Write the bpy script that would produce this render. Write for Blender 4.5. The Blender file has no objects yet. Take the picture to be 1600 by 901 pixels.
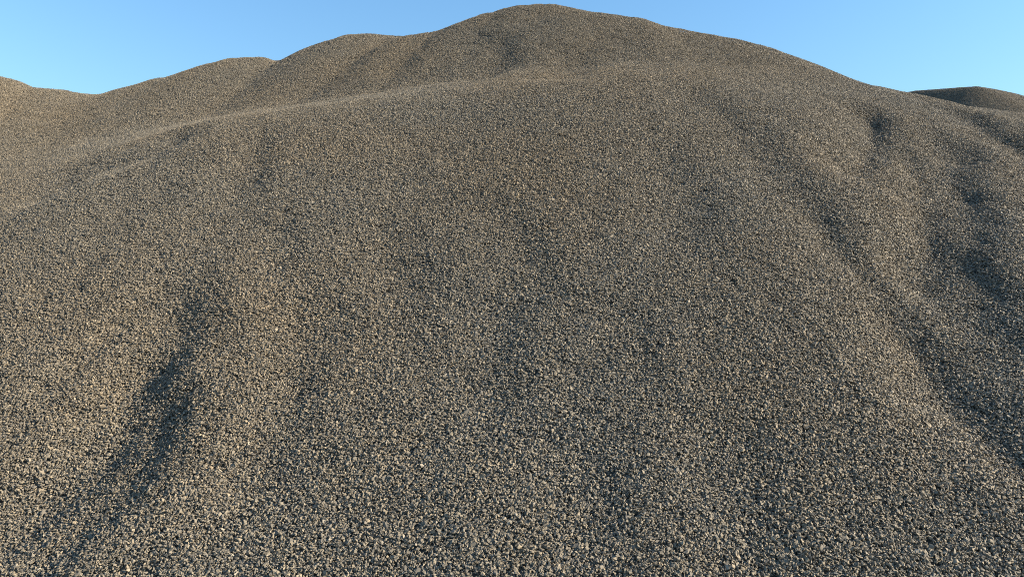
import bpy, bmesh, math, random
import numpy as np
from mathutils import Vector, Matrix

# ------------------------------------------------------------------ camera, sky, sun, exposure
scene = bpy.context.scene
CAM_Z = 1.65
F = 1140.0                                   # focal length in photograph pixels (1600 wide)
cam_data = bpy.data.cameras.new("camera")
cam_data.sensor_width = 36.0
cam_data.lens = F / 1600.0 * 36.0
cam_data.clip_start = 0.05
cam_data.clip_end = 3000.0
cam = bpy.data.objects.new("camera", cam_data)
scene.collection.objects.link(cam)
cam.location = (0, 0, CAM_Z)
cam.rotation_euler = (math.radians(90), 0, 0)
scene.camera = cam

SUN_EL = math.radians(25.0)
SUN_AZ = math.radians(97.0)                 # compass bearing from +Y, clockwise: right of and slightly behind the camera
sun_dir = Vector((math.sin(SUN_AZ) * math.cos(SUN_EL), math.cos(SUN_AZ) * math.cos(SUN_EL), math.sin(SUN_EL)))

world = bpy.data.worlds.new("World")
scene.world = world
world.use_nodes = True
wn = world.node_tree
wn.nodes.clear()
w_out = wn.nodes.new("ShaderNodeOutputWorld")
w_bg = wn.nodes.new("ShaderNodeBackground")
w_sky = wn.nodes.new("ShaderNodeTexSky")
w_sky.sky_type = 'NISHITA'
w_sky.sun_disc = False
w_sky.sun_elevation = SUN_EL
w_sky.sun_rotation = SUN_AZ
w_sky.altitude = 200.0
w_sky.air_density = 1.9
w_sky.dust_density = 0.4
w_sky.ozone_density = 9.0
w_bg.inputs["Strength"].default_value = 0.088
wn.links.new(w_sky.outputs["Color"], w_bg.inputs["Color"])
wn.links.new(w_bg.outputs["Background"], w_out.inputs["Surface"])

sun_data = bpy.data.lights.new("sun", 'SUN')
sun_data.energy = 5.0
sun_data.angle = math.radians(0.53)
sun_data.color = (1.0, 0.87, 0.68)
sun = bpy.data.objects.new("sun", sun_data)
scene.collection.objects.link(sun)
sun.rotation_euler = (-sun_dir).to_track_quat('-Z', 'Y').to_euler()
sun.location = (20, -8, 15)

vs = scene.view_settings
vs.view_transform = 'Standard'
vs.look = 'None'
vs.exposure = 1.47
vs.gamma = 1.0
vs.use_curve_mapping = False
scene.render.engine = 'CYCLES'
scene.cycles.use_denoising = False
scene.cycles.filter_width = 1.0
scene.cycles.max_bounces = 6
scene.cycles.diffuse_bounces = 5

rng = np.random.default_rng(7)
random.seed(7)

# ------------------------------------------------------------------ helpers
def at(px, py, Y):
    """point on the photograph's sight line through (px, py) at depth Y metres"""
    return np.array(((px - 800.0) / F * Y, Y, CAM_Z + (450.5 - py) / F * Y))

def value_noise(x, y, seed):
    r = np.random.default_rng(seed).random((256, 256))
    xi = np.floor(x).astype(int); yi = np.floor(y).astype(int)
    fx = x - xi; fy = y - yi
    fx = fx * fx * fx * (fx * (fx * 6 - 15) + 10); fy = fy * fy * fy * (fy * (fy * 6 - 15) + 10)
    a = r[xi & 255, yi & 255]; b = r[(xi + 1) & 255, yi & 255]
    c = r[xi & 255, (yi + 1) & 255]; d = r[(xi + 1) & 255, (yi + 1) & 255]
    return (a * (1 - fx) + b * fx) * (1 - fy) + (c * (1 - fx) + d * fx) * fy - 0.5

def fbm(x, y, seed, octaves=3):
    s = 0; amp = 1.0
    for o in range(octaves):
        s = s + amp * value_noise(x * 2 ** o + 17.3 * o, y * 2 ** o + 5.1 * o, seed + o)
        amp *= 0.5
    return s

def densify(pts, step=0.12):
    pts = [np.asarray(p, float) for p in pts]
    out = [pts[0]]
    for a, b in zip(pts[:-1], pts[1:]):
        n = max(1, int(np.linalg.norm((b - a)[:2]) / step))
        for k in range(1, n + 1):
            out.append(a + (b - a) * k / n)
    return np.array(out)

# ------------------------------------------------------------------ heap heights
GX0, GX1, GY0, GY1, STEP = -24.0, 26.0, 0.6, 32.0, 0.08
gx = np.arange(GX0, GX1, STEP); gy = np.arange(GY0, GY1, STEP)
X, Y = np.meshgrid(gx, gy, indexing='ij')
REPOSE = 0.754

def heap(ridges, slope=REPOSE, r=0.35):
    h = np.full(X.shape, -50.0)
    for ridge in ridges:
        for p in densify(ridge):
            d2 = (X - p[0]) ** 2 + (Y - p[1]) ** 2
            h = np.maximum(h, p[2] - slope * (np.sqrt(d2 + r * r) - r))
    return h

def P(rows):
    return [at(*r) for r in rows]

# broad working face in front of the camera
front = heap([P([(-520, 430, 10.0), (-200, 372, 9.3), (0, 305, 8.8), (120, 264, 8.6), (240, 223, 8.4), (350, 188, 8.3), (480, 167, 8.15), (600, 154, 8.1),
                (720, 144, 8.1), (860, 131, 8.1), (980, 130, 8.2), (1090, 143, 8.4), (1180, 162, 8.7), (1260, 182, 9.1), (1330, 184, 9.4),
                (1411, 182, 9.6), (1470, 206, 9.4), (1550, 270, 9.1), (1600, 300, 9.0), (1750, 350, 8.4), (2100, 430, 7.4)])], r=0.5)
# its right half leans away from the low sun
front = front + 0.14 * (0.8 * np.log1p(np.exp((X - 1.0) / 0.8))) * np.clip((10.0 - Y) / 3.0, 0, 1)
# tall heap with its string of summits
D = 11.4
back = heap([P([(178, 163, D), (200, 147, D), (220, 135, D), (260, 122, D), (277, 120, D), (334, 100, D), (370, 91.5, D), (410, 90, D)]),
             P([(438, 95, D + .2), (461, 92, D + .2), (484, 82, D + .2), (507, 70, D + .2), (551, 56, D + .2), (580, 54, D + .2), (625, 57, D + .3)]),
             P([(640, 57.5, D - 0.35), (694, 48.5, D - 0.20), (734, 33.5, D - 0.15), (766, 22, D)]),
             P([(782, 21, D + .1), (796, 14.5, D + .1), (818, 9.5, D), (841, 7, D), (861, 8, D - .1), (884, 12.5, D - .3), (914, 19, D - .45), (951, 24, D - .6), (991, 30, D - .75),
                (1021, 41, D - .85), (1068, 49, D - .95), (1133, 60, D - 1.1), (1176, 70, D - 1.2), (1213, 84, D - 1.3), (1246, 96, D - 1.4), (1280, 112, D - 1.5), (1313, 129, D - 1.55),
                (1350, 134, D - 1.6), (1376, 154, D - 1.65), (1411, 170, D - 1.7)])], r=0.25)
left = heap([P([(-700, 60, 13.8), (-300, 95, 12.5), (-60, 112, 11.8), (-10, 117.5, 11.7), (20, 125.5, 11.5), (42, 136.5, 11.5), (67, 138.5, 11.5), (100, 141, 11.5), (133, 151, 11.5), (160, 162, 11.5)])], r=0.25)
bank = heap([P([(1470, 164, 11.3), (1504, 166, 11.8), (1545, 171, 12.4), (1600, 177, 13.1), (1700, 190, 14.2)])], r=0.3)
far = heap([P([(1413, 145, 21.5), (1430, 142, 21.2), (1466, 139.0, 20.4), (1497, 136.5, 19.8), (1520, 135, 19.4)]),
            P([(1520, 135, 19.4), (1543, 139, 19.7), (1573, 145, 20.1), (1600, 153.5, 20.4), (1700, 190, 21.5)])], r=0.3)

HEAPS = [front, back, left, bank, far]

# relief: slope streaks running down the face, hummocks and slumps
warp = 0.3 * fbm(X * 0.35, Y * 0.35, 90, 2)
streak = 0.036 * fbm((X + warp) * 0.9, Y * 0.20, 11, 3) + 0.018 * fbm((X + warp) * 2.4, Y * 0.45, 23, 2)
hummock = 0.06 * fbm(X * 0.5, Y * 0.3, 31, 2)
fine = 0.017 * fbm(X * 5.0, Y * 3.0, 47, 2)
relief = streak + hummock + fine
for i in range(5):
    amp = (1.0, 0.6, 0.35, 0.3, 0.3)[i]
    HEAPS[i] = HEAPS[i] + amp * relief if i != 1 else HEAPS[i] + amp * (0.5 * streak + 0.3 * hummock + fine)

stack = np.stack(HEAPS)
K = 0.22
H = stack.max(0) + K * np.log(np.exp((stack - stack.max(0)) / K).sum(0)) - 0.02

# slumping rounds off the shoulder where the front pile leans on the tall one
def blur(A, sigma):
    r = int(3 * sigma / STEP); k = np.exp(-0.5 * (np.arange(-r, r + 1) * STEP / sigma) ** 2); k /= k.sum()
    B = np.pad(A, r, mode='edge')
    B = sum(k[i] * B[i:i + A.shape[0], :] for i in range(2 * r + 1))
    return sum(k[i] * B[:, i:i + A.shape[1]] for i in range(2 * r + 1))
shoulder = np.exp(-((stack[0] - stack[1]) / 0.55) ** 2) * np.clip((5.5 - X) / 1.5, 0, 1)
H = H + shoulder * (blur(H, 0.5) - H)

def height_at(x, y, A):
    u = np.clip((np.asarray(x) - GX0) / STEP, 0, A.shape[0] - 2.001); v = np.clip((np.asarray(y) - GY0) / STEP, 0, A.shape[1] - 2.001)
    i = u.astype(int); j = v.astype(int); fu = u - i; fv = v - j
    return (A[i, j] * (1 - fu) + A[i + 1, j] * fu) * (1 - fv) + (A[i, j + 1] * (1 - fu) + A[i + 1, j + 1] * fu) * fv

def ground_hit(px, py, A):
    t = np.arange(1.0, 30.0, 0.02)
    x = (px - 800.0) / F * t; z = CAM_Z + (450.5 - py) / F * t
    k = np.argmax(height_at(x, t, A) > z)
    return np.array((x[k], t[k]))

def carve(A, px_line, width, steep, lean=0.25):
    """a run-out gully: steep on its sunward (right) side, easing out to the left"""
    pts = [ground_hit(a, b, A0) for a, b in px_line]
    seg = densify([np.array((p[0], p[1], 0)) for p in pts], 0.05)[:, :2]
    n = len(seg)
    best = np.full(A.shape, 1e9); side = np.zeros(A.shape); tt = np.zeros(A.shape)
    tang = np.gradient(seg, axis=0); tang /= np.linalg.norm(tang, axis=1)[:, None] + 1e-9
    x0, x1 = seg[:, 0].min() - 3 * width, seg[:, 0].max() + 3 * width
    y0, y1 = seg[:, 1].min() - 3 * width, seg[:, 1].max() + 3 * width
    m = (X > x0) & (X < x1) & (Y > y0) & (Y < y1)
    xs, ys = X[m], Y[m]
    b = np.full(xs.shape, 1e9); s = np.zeros(xs.shape); q = np.zeros(xs.shape)
    for k in range(n):
        dx = xs - seg[k, 0]; dy = ys - seg[k, 1]; d = dx * dx + dy * dy
        w = d < b
        b[w] = d[w]; q[w] = k / max(1, n - 1)
        s[w] = (dx * -tang[k, 1] + dy * tang[k, 0])[w]       # + is to the right when the line runs towards the camera
    s = -np.sign(s) * np.sqrt(b)
    s = s + width * 0.45 * fbm(xs * 3.0, ys * 2.0, 77, 3)
    wl, wr = width * (1 - lean), width * (1 + lean)
    depth = steep * wl / 0.86
    s = s - 0.7 * wl                                         # the shaded wall itself follows the course
    prof = np.where(s < 0, np.exp(-(s / wl) ** 2), np.exp(-(s / wr) ** 2))
    lip = 0.25 * np.exp(-((s + 2.0 * wl) / wl) ** 2)
    taper = np.clip(q / 0.2, 0, 1) * np.clip((1 - q) / 0.25, 0, 1)
    taper = taper * taper * (3 - 2 * taper)
    A[m] -= depth * taper * (prof - lip)

A0 = H.copy()
C = H.copy()
GULLIES = [       # course, half width in metres, steepness of the sunward wall
    ([(345, 395), (322, 470), (298, 550), (262, 630), (205, 720), (110, 805), (-20, 895), (-160, 990)], 0.30, 0.235),
    ([(290, 520), (240, 590), (180, 680), (80, 765), (-30, 850), (-180, 960)], 0.22, 0.26),
    ([(325, 570), (290, 670), (205, 790), (95, 880), (-60, 1010)], 0.22, 0.27),
    ([(240, 640), (150, 740), (40, 835), (-60, 905)], 0.13, 0.20),
    ([(240, 470), (185, 525), (115, 590), (40, 660), (-60, 750)], 0.14, 0.20),
    ([(545, 440), (510, 560), (485, 660), (450, 760), (410, 860)], 0.22, 0.15),
    ([(464, 320), (464, 385), (445, 450)], 0.14, 0.18),
    ([(417, 190), (413, 260), (405, 330)], 0.16, 0.14),
    ([(590, 330), (640, 400), (680, 480)], 0.18, 0.10),
    ([(740, 280), (830, 370), (870, 430), (905, 490), (950, 590)], 0.20, 0.11),
    ([(800, 440), (805, 600), (795, 720)], 0.24, 0.17),
    ([(935, 540), (945, 700), (962, 820), (975, 960)], 0.22, 0.14),
    ([(1075, 130), (1150, 185), (1215, 240), (1270, 300), (1320, 370)], 0.26, 0.16),
    ([(1270, 290), (1350, 395), (1405, 460), (1450, 540), (1500, 620), (1550, 720)], 0.17, 0.41),
    ([(1370, 165), (1378, 205), (1368, 245), (1345, 300)], 0.22, 0.78),
    ([(1420, 200), (1450, 290), (1465, 350), (1460, 420), (1440, 510)], 0.17, 0.52),
    ([(1490, 200), (1530, 330), (1545, 440), (1568, 550), (1625, 700), (1690, 840)], 0.36, 0.50),
    ([(1430, 450), (1505, 570), (1570, 670), (1650, 790)], 0.19, 0.36),
    ([(1500, 170), (1570, 215), (1640, 250), (1700, 280)], 0.20, 0.32),
    ([(1185, 640), (1200, 780), (1215, 880), (1230, 980)], 0.22, 0.14),
    ([(995, 460), (1010, 540), (1025, 640)], 0.20, 0.15),
    ([(1050, 210), (1090, 320), (1120, 430)], 0.24, 0.12),
    ([(675, 55), (648, 90), (612, 132)], 0.25, 0.06),
    ([(810, 45), (792, 90), (768, 126)], 0.36, 0.22),
    ([(930, 70), (922, 100), (912, 130)], 0.36, 0.16),
    ([(340, 192), (230, 245), (120, 285), (-40, 345)], 0.40, 0.22),
]
for line, wdt, dep in GULLIES:
    carve(C, line, wdt, dep)
delta = C - H
H = C
stack = stack + delta[None]

gHx, gHy = np.gradient(H, STEP)
top = np.argmax(stack, axis=0)

# ------------------------------------------------------------------ materials
def stone_material(name, per_stone):
    m = bpy.data.materials.new(name); m.use_nodes = True
    nt = m.node_tree; nt.nodes.clear()
    N = nt.nodes.new; L = nt.links.new
    out = N("ShaderNodeOutputMaterial"); bs = N("ShaderNodeBsdfPrincipled")
    L(bs.outputs[0], out.inputs[0])
    bs.inputs["Roughness"].default_value = 0.75
    bs.inputs["Specular IOR Level"].default_value = 0.3
    ramp = N("ShaderNodeValToRGB")
    cr = ramp.color_ramp
    cols = [(0.0, (0.145, 0.142, 0.136)), (0.25, (0.185, 0.176, 0.16)), (0.5, (0.22, 0.205, 0.178)), (0.72, (0.252, 0.232, 0.197)),
            (0.86, (0.285, 0.258, 0.212)), (0.94, (0.31, 0.272, 0.215)), (1.0, (0.37, 0.35, 0.315))]
    while len(cr.elements) < len(cols): cr.elements.new(0.5)
    for e, (p, c) in zip(cr.elements, cols):
        e.position = p; e.color = (0.75 * c[0], 0.695 * c[1], 0.605 * c[2], 1)
    geo = N("ShaderNodeNewGeometry")
    if per_stone:
        att = N("ShaderNodeAttribute"); att.attribute_name = "tint"
        inf = N("ShaderNodeObjectInfo")
        add = N("ShaderNodeMath"); add.operation = 'ADD'
        L(att.outputs["Fac"], add.inputs[0]); L(inf.outputs["Random"], add.inputs[1])
        fr = N("ShaderNodeMath"); fr.operation = 'FRACT'; L(add.outputs[0], fr.inputs[0])
        src = fr.outputs[0]
    else:
        vor = N("ShaderNodeTexVoronoi"); vor.inputs["Scale"].default_value = 75.0
        L(geo.outputs["Position"], vor.inputs["Vector"])
        sep = N("ShaderNodeSeparateColor"); L(vor.outputs["Color"], sep.inputs[0]); src = sep.outputs[0]
        bump = N("ShaderNodeBump"); bump.inputs["Distance"].default_value = 0.02; bump.invert = True
        L(vor.outputs["Distance"], bump.inputs["Height"]); L(bump.outputs[0], bs.inputs["Normal"])
    L(src, ramp.inputs[0])
    # patches of dustier, browner stone between cleaner grey stone
    noi = N("ShaderNodeTexNoise"); noi.inputs["Scale"].default_value = 0.55; noi.inputs["Detail"].default_value = 4.0
    L(geo.outputs["Position"], noi.inputs["Vector"])
    mr = N("ShaderNodeMapRange"); mr.inputs[1].default_value = 0.35; mr.inputs[2].default_value = 0.68
    L(noi.outputs[0], mr.inputs[0])
    mix = N("ShaderNodeMix"); mix.data_type = 'RGBA'; mix.blend_type = 'MULTIPLY'; mix.inputs[0].default_value = 1.0
    dust = N("ShaderNodeMix"); dust.data_type = 'RGBA'
    dust.inputs[6].default_value = (0.95, 0.975, 1.0, 1); dust.inputs[7].default_value = (1.03, 0.985, 0.92, 1)
    L(mr.outputs[0], dust.inputs[0])
    L(ramp.outputs[0], mix.inputs[6]); L(dust.outputs[2], mix.inputs[7])
    # mineral mottling on each stone
    n2 = N("ShaderNodeTexNoise"); n2.inputs["Scale"].default_value = 160.0; n2.inputs["Detail"].default_value = 2.0
    L(geo.outputs["Position"], n2.inputs["Vector"])
    mr2 = N("ShaderNodeMapRange"); mr2.inputs[3].default_value = 0.75; mr2.inputs[4].default_value = 1.25
    L(n2.outputs[0], mr2.inputs[0])
    mix2 = N("ShaderNodeVectorMath"); mix2.operation = 'SCALE'
    L(mix.outputs[2], mix2.inputs[0]); L(mr2.outputs[0], mix2.inputs["Scale"])
    L(mix2.outputs[0], bs.inputs["Base Color"])
    return m

MAT_STONE = stone_material("crushed_stone", True)
MAT_BED = stone_material("gravel_bed", False)

# ------------------------------------------------------------------ ground
def ground():
    bm = bmesh.new()
    n = 24
    vs_ = [[bm.verts.new((-1000 + 2000 * i / n, -1000 + 2000 * j / n, 0)) for j in range(n + 1)] for i in range(n + 1)]
    for i in range(n):
        for j in range(n):
            bm.faces.new((vs_[i][j], vs_[i + 1][j], vs_[i + 1][j + 1], vs_[i][j + 1]))
    me = bpy.data.meshes.new("ground"); bm.to_mesh(me); bm.free()
    me.materials.append(MAT_BED)
    o = bpy.data.objects.new("ground", me); scene.collection.objects.link(o)
    o["kind"] = "structure"
    return o
ground()

# ------------------------------------------------------------------ handfuls of angular stones
def stone_shapes(n):
    shapes = []
    for k in range(n):
        bm = bmesh.new()
        ax = (0.5, random.uniform(0.24, 0.40), random.uniform(0.12, 0.26))
        m = random.randint(8, 12)
        for q in range(m):
            v = Vector((random.gauss(0, 1), random.gauss(0, 1), random.gauss(0, 1))).normalized() * random.uniform(0.8, 1.0)
            v = Vector((max(-0.8, min(0.8, c)) * 1.2 for c in v))
            bm.verts.new((v.x * ax[0], v.y * ax[1], v.z * ax[2]))
        r = bmesh.ops.convex_hull(bm, input=bm.verts)
        bmesh.ops.delete(bm, geom=[g for g in r["geom_interior"] if isinstance(g, bmesh.types.BMVert)], context='VERTS')
        bmesh.ops.triangulate(bm, faces=bm.faces[:])
        bm.verts.index_update()
        shapes.append((np.array([v.co[:] for v in bm.verts]), np.array([[v.index for v in f.verts] for f in bm.faces])))
        bm.free()
    return shapes

def euler_mat(a, b, c):
    ca, sa, cb, sb, cc, sc = math.cos(a), math.sin(a), math.cos(b), math.sin(b), math.cos(c), math.sin(c)
    rx = np.array(((1, 0, 0), (0, ca, -sa), (0, sa, ca))); ry = np.array(((cb, 0, sb), (0, 1, 0), (-sb, 0, cb))); rz = np.array(((cc, -sc, 0), (sc, cc, 0), (0, 0, 1)))
    return rz @ ry @ rx

SHAPES = stone_shapes(40)
PATCH_R = 0.085
def handful(idx, count):
    V, Fc, T = [], [], []
    base = 0
    for k in range(count):
        v, f = SHAPES[random.randrange(len(SHAPES))]
        size = min(0.030, max(0.007, random.lognormvariate(math.log(0.0120), 0.28)))
        if random.random() < 0.01: size *= 1.6
        rr = PATCH_R * math.sqrt(random.random()); an = random.uniform(0, 2 * math.pi)
        z = random.uniform(-0.010, 0.009)
        R = euler_mat(random.gauss(0, 0.5), random.gauss(0, 0.5), random.uniform(0, 6.283))
        V.append(v @ R.T * size + np.array((rr * math.cos(an), rr * math.sin(an), z)))
        Fc.append(f + base); base += len(v)
        T.append(np.full(len(v), random.random()))
    V = np.concatenate(V); Fc = np.concatenate(Fc); T = np.concatenate(T)
    me = bpy.data.meshes.new("handful_of_stones")
    me.from_pydata(V.tolist(), [], Fc.tolist())
    at_ = me.attributes.new("tint", 'FLOAT', 'POINT'); at_.data.foreach_set("value", T.astype(np.float32))
    me.materials.append(MAT_STONE)
    return bpy.data.objects.new("handful_of_stones", me)      # stays out of the scene; only scattered below
HANDFULS = [handful(i, 235) for i in range(14)]

def scatter_tree():
    ng = bpy.data.node_groups.new("scatter_stones", 'GeometryNodeTree')
    ng.interface.new_socket("Geometry", in_out='INPUT', socket_type='NodeSocketGeometry')
    ng.interface.new_socket("Geometry", in_out='OUTPUT', socket_type='NodeSocketGeometry')
    N = ng.nodes.new; L = ng.links.new
    gi = N("NodeGroupInput"); go = N("NodeGroupOutput")
    join = N("GeometryNodeJoinGeometry")
    for h in HANDFULS:
        oi = N("GeometryNodeObjectInfo"); oi.inputs["Object"].default_value = h
        g2 = N("GeometryNodeGeometryToInstance")
        L(oi.outputs["Geometry"], g2.inputs[0]); L(g2.outputs[0], join.inputs[0])
    iop = N("GeometryNodeInstanceOnPoints")
    L(gi.outputs[0], iop.inputs["Points"]); L(join.outputs[0], iop.inputs["Instance"])
    iop.inputs["Pick Instance"].default_value = True
    def named(n, t):
        a = N("GeometryNodeInputNamedAttribute"); a.data_type = t; a.inputs["Name"].default_value = n
        return a.outputs["Attribute"]
    L(named("variant", 'INT'), iop.inputs["Instance Index"])
    L(named("turn", 'FLOAT_VECTOR'), iop.inputs["Rotation"])
    L(named("size", 'FLOAT'), iop.inputs["Scale"])
    L(iop.outputs["Instances"], go.inputs[0])
    return ng
SCATTER = scatter_tree()

# ------------------------------------------------------------------ the heaps
def heap_object(i, label):
    Z = H - np.clip(stack.max(0) - stack[i] - 0.02, 0, 3.0) * 1.2
    Z = np.maximum(Z, -0.3)
    vis = (stack.max(0) - stack[i] < 0.5) & (Z > -0.25)
    quad = vis[:-1, :-1] & vis[1:, :-1] & vis[:-1, 1:] & vis[1:, 1:]
    ids = -np.ones(X.shape, int)
    need = np.zeros(X.shape, bool)
    for a, b in ((0, 0), (1, 0), (0, 1), (1, 1)):
        need[a:a + quad.shape[0], b:b + quad.shape[1]] |= quad
    ids[need] = np.arange(need.sum())
    co = np.stack((X[need], Y[need], Z[need] - 0.030), 1)
    qi, qj = np.nonzero(quad)
    fa = np.stack((ids[qi, qj], ids[qi + 1, qj], ids[qi + 1, qj + 1], ids[qi, qj + 1]), 1)
    me = bpy.data.meshes.new("gravel_pile")
    me.vertices.add(len(co)); me.vertices.foreach_set("co", co.astype(np.float32).ravel())
    me.loops.add(fa.size); me.loops.foreach_set("vertex_index", fa.astype(np.int32).ravel())
    me.polygons.add(len(fa)); me.polygons.foreach_set("loop_start", np.arange(0, fa.size, 4, dtype=np.int32))
    me.update(calc_edges=True); me.validate()
    me.polygons.foreach_set("use_smooth", np.ones(len(me.polygons), bool))
    me.materials.append(MAT_BED)
    o = bpy.data.objects.new("gravel_pile", me); scene.collection.objects.link(o)
    o["label"] = label; o["category"] = "gravel pile"; o["group"] = "gravel piles of the stockpile yard"

    # stones
    own = (top == i)
    w = np.sqrt(1 + gHx ** 2 + gHy ** 2) * own * (H > 0.0)
    w *= (np.abs(X) < 0.95 * Y + 3.5) * (Y < 26)
    nx, ny, nz = -gHx, -gHy, 1.0
    facing = (nx * (0 - X) + ny * (0 - Y) + nz * (CAM_Z - H)) / np.sqrt((nx ** 2 + ny ** 2 + 1) * (X ** 2 + Y ** 2 + (CAM_Z - H) ** 2))
    w *= facing > -0.22
    area = w.sum() * STEP * STEP
    qx, qy = np.meshgrid(np.arange(GX0, GX1, 0.084), np.arange(GY0, GY1, 0.066), indexing='ij')
    px = (qx + (rng.random(qx.shape) - 0.5) * 0.084).ravel(); py = (qy + (rng.random(qx.shape) - 0.5) * 0.066).ravel()
    ci = np.clip(np.round((px - GX0) / STEP).astype(int), 0, X.shape[0] - 1); cj = np.clip(np.round((py - GY0) / STEP).astype(int), 0, X.shape[1] - 1)
    keep = w[ci, cj] > 0
    px, py = px[keep], py[keep]; n = len(px)
    pz = height_at(px, py, H); a = height_at(px, py, gHx); b = height_at(px, py, gHy)
    turn = np.empty((n, 3)); spin = rng.random(n) * 6.2832
    # XYZ euler that spins about the local normal, then tips z onto the normal
    nrm = np.stack((-a, -b, np.ones(n)), 1); nrm /= np.linalg.norm(nrm, axis=1)[:, None]
    tx = np.stack((np.ones(n), np.zeros(n), a), 1); tx /= np.linalg.norm(tx, axis=1)[:, None]
    ty = np.cross(nrm, tx)
    c, s = np.cos(spin)[:, None], np.sin(spin)[:, None]
    ux = tx * c + ty * s; uy = -tx * s + ty * c
    # matrix columns ux, uy, nrm
    turn[:, 1] = -np.arcsin(np.clip(ux[:, 2], -1, 1))
    turn[:, 0] = np.arctan2(uy[:, 2], nrm[:, 2])
    turn[:, 2] = np.arctan2(ux[:, 1], ux[:, 0])
    sm = bpy.data.meshes.new("stones")
    sm.vertices.add(n); sm.vertices.foreach_set("co", np.stack((px, py, pz), 1).astype(np.float32).ravel())
    sm.attributes.new("variant", 'INT', 'POINT').data.foreach_set("value", rng.integers(0, len(HANDFULS), n).astype(np.int32))
    sm.attributes.new("turn", 'FLOAT_VECTOR', 'POINT').data.foreach_set("vector", turn.astype(np.float32).ravel())
    sm.attributes.new("size", 'FLOAT', 'POINT').data.foreach_set("value", (np.clip(1.14 - 0.045 * pz, 0.9, 1.14) * (1.0 + 0.14 * fbm(px * 1.4, py * 0.35, 61, 2)) * (0.92 + 0.16 * rng.random(n))).astype(np.float32))
    so = bpy.data.objects.new("stones", sm); scene.collection.objects.link(so)
    so.parent = o; so["kind"] = "stuff"
    md = so.modifiers.new("scatter", 'NODES'); md.node_group = SCATTER
    print("heap", i, "area", round(area), "handfuls", n)
    return o

front_pile = heap_object(0, "broad grey-brown crushed stone pile filling the foreground, furrowed with shadowed gullies")
heap_object(1, "tallest gravel pile with several rounded summits, rising behind the foreground pile")
heap_object(2, "smooth brown gravel pile at the left edge, behind the foreground pile")
heap_object(3, "low pale sunlit gravel bank at the right edge, below the dark distant pile")
heap_object(4, "dark distant gravel pile at the right edge, against the sky")

# the largest single stones lying loose on the near slope
def loose_stones(parent, count):
    meshes = []
    for v, f in SHAPES:
        me = bpy.data.meshes.new("stone")
        me.from_pydata(v.tolist(), [], f.tolist())
        t = me.attributes.new("tint", 'FLOAT', 'POINT'); t.data.foreach_set("value", np.zeros(len(v), np.float32))
        me.materials.append(MAT_STONE)
        meshes.append(me)
    for k in range(count):
        px = random.uniform(-30, 1630); py = 560 + 340 * math.sqrt(random.random())
        p = ground_hit(px, py, H)
        z = float(height_at(p[0], p[1], H)); a = float(height_at(p[0], p[1], gHx)); b = float(height_at(p[0], p[1], gHy))
        nrm = Vector((-a, -b, 1)).normalized()
        o = bpy.data.objects.new("stone", meshes[k % len(meshes)]); scene.collection.objects.link(o)
        size = random.uniform(0.021, 0.031)
        o.location = Vector((p[0], p[1], z)) + nrm * 0.009
        q = nrm.to_track_quat('Z', 'Y')
        e = q.to_matrix() @ Matrix(euler_mat(random.gauss(0, 0.4), random.gauss(0, 0.4), random.uniform(0, 6.28)).tolist())
        o.rotation_euler = e.to_euler()
        o.scale = (size, size, size)
        o.parent = parent
loose_stones(front_pile, 300)
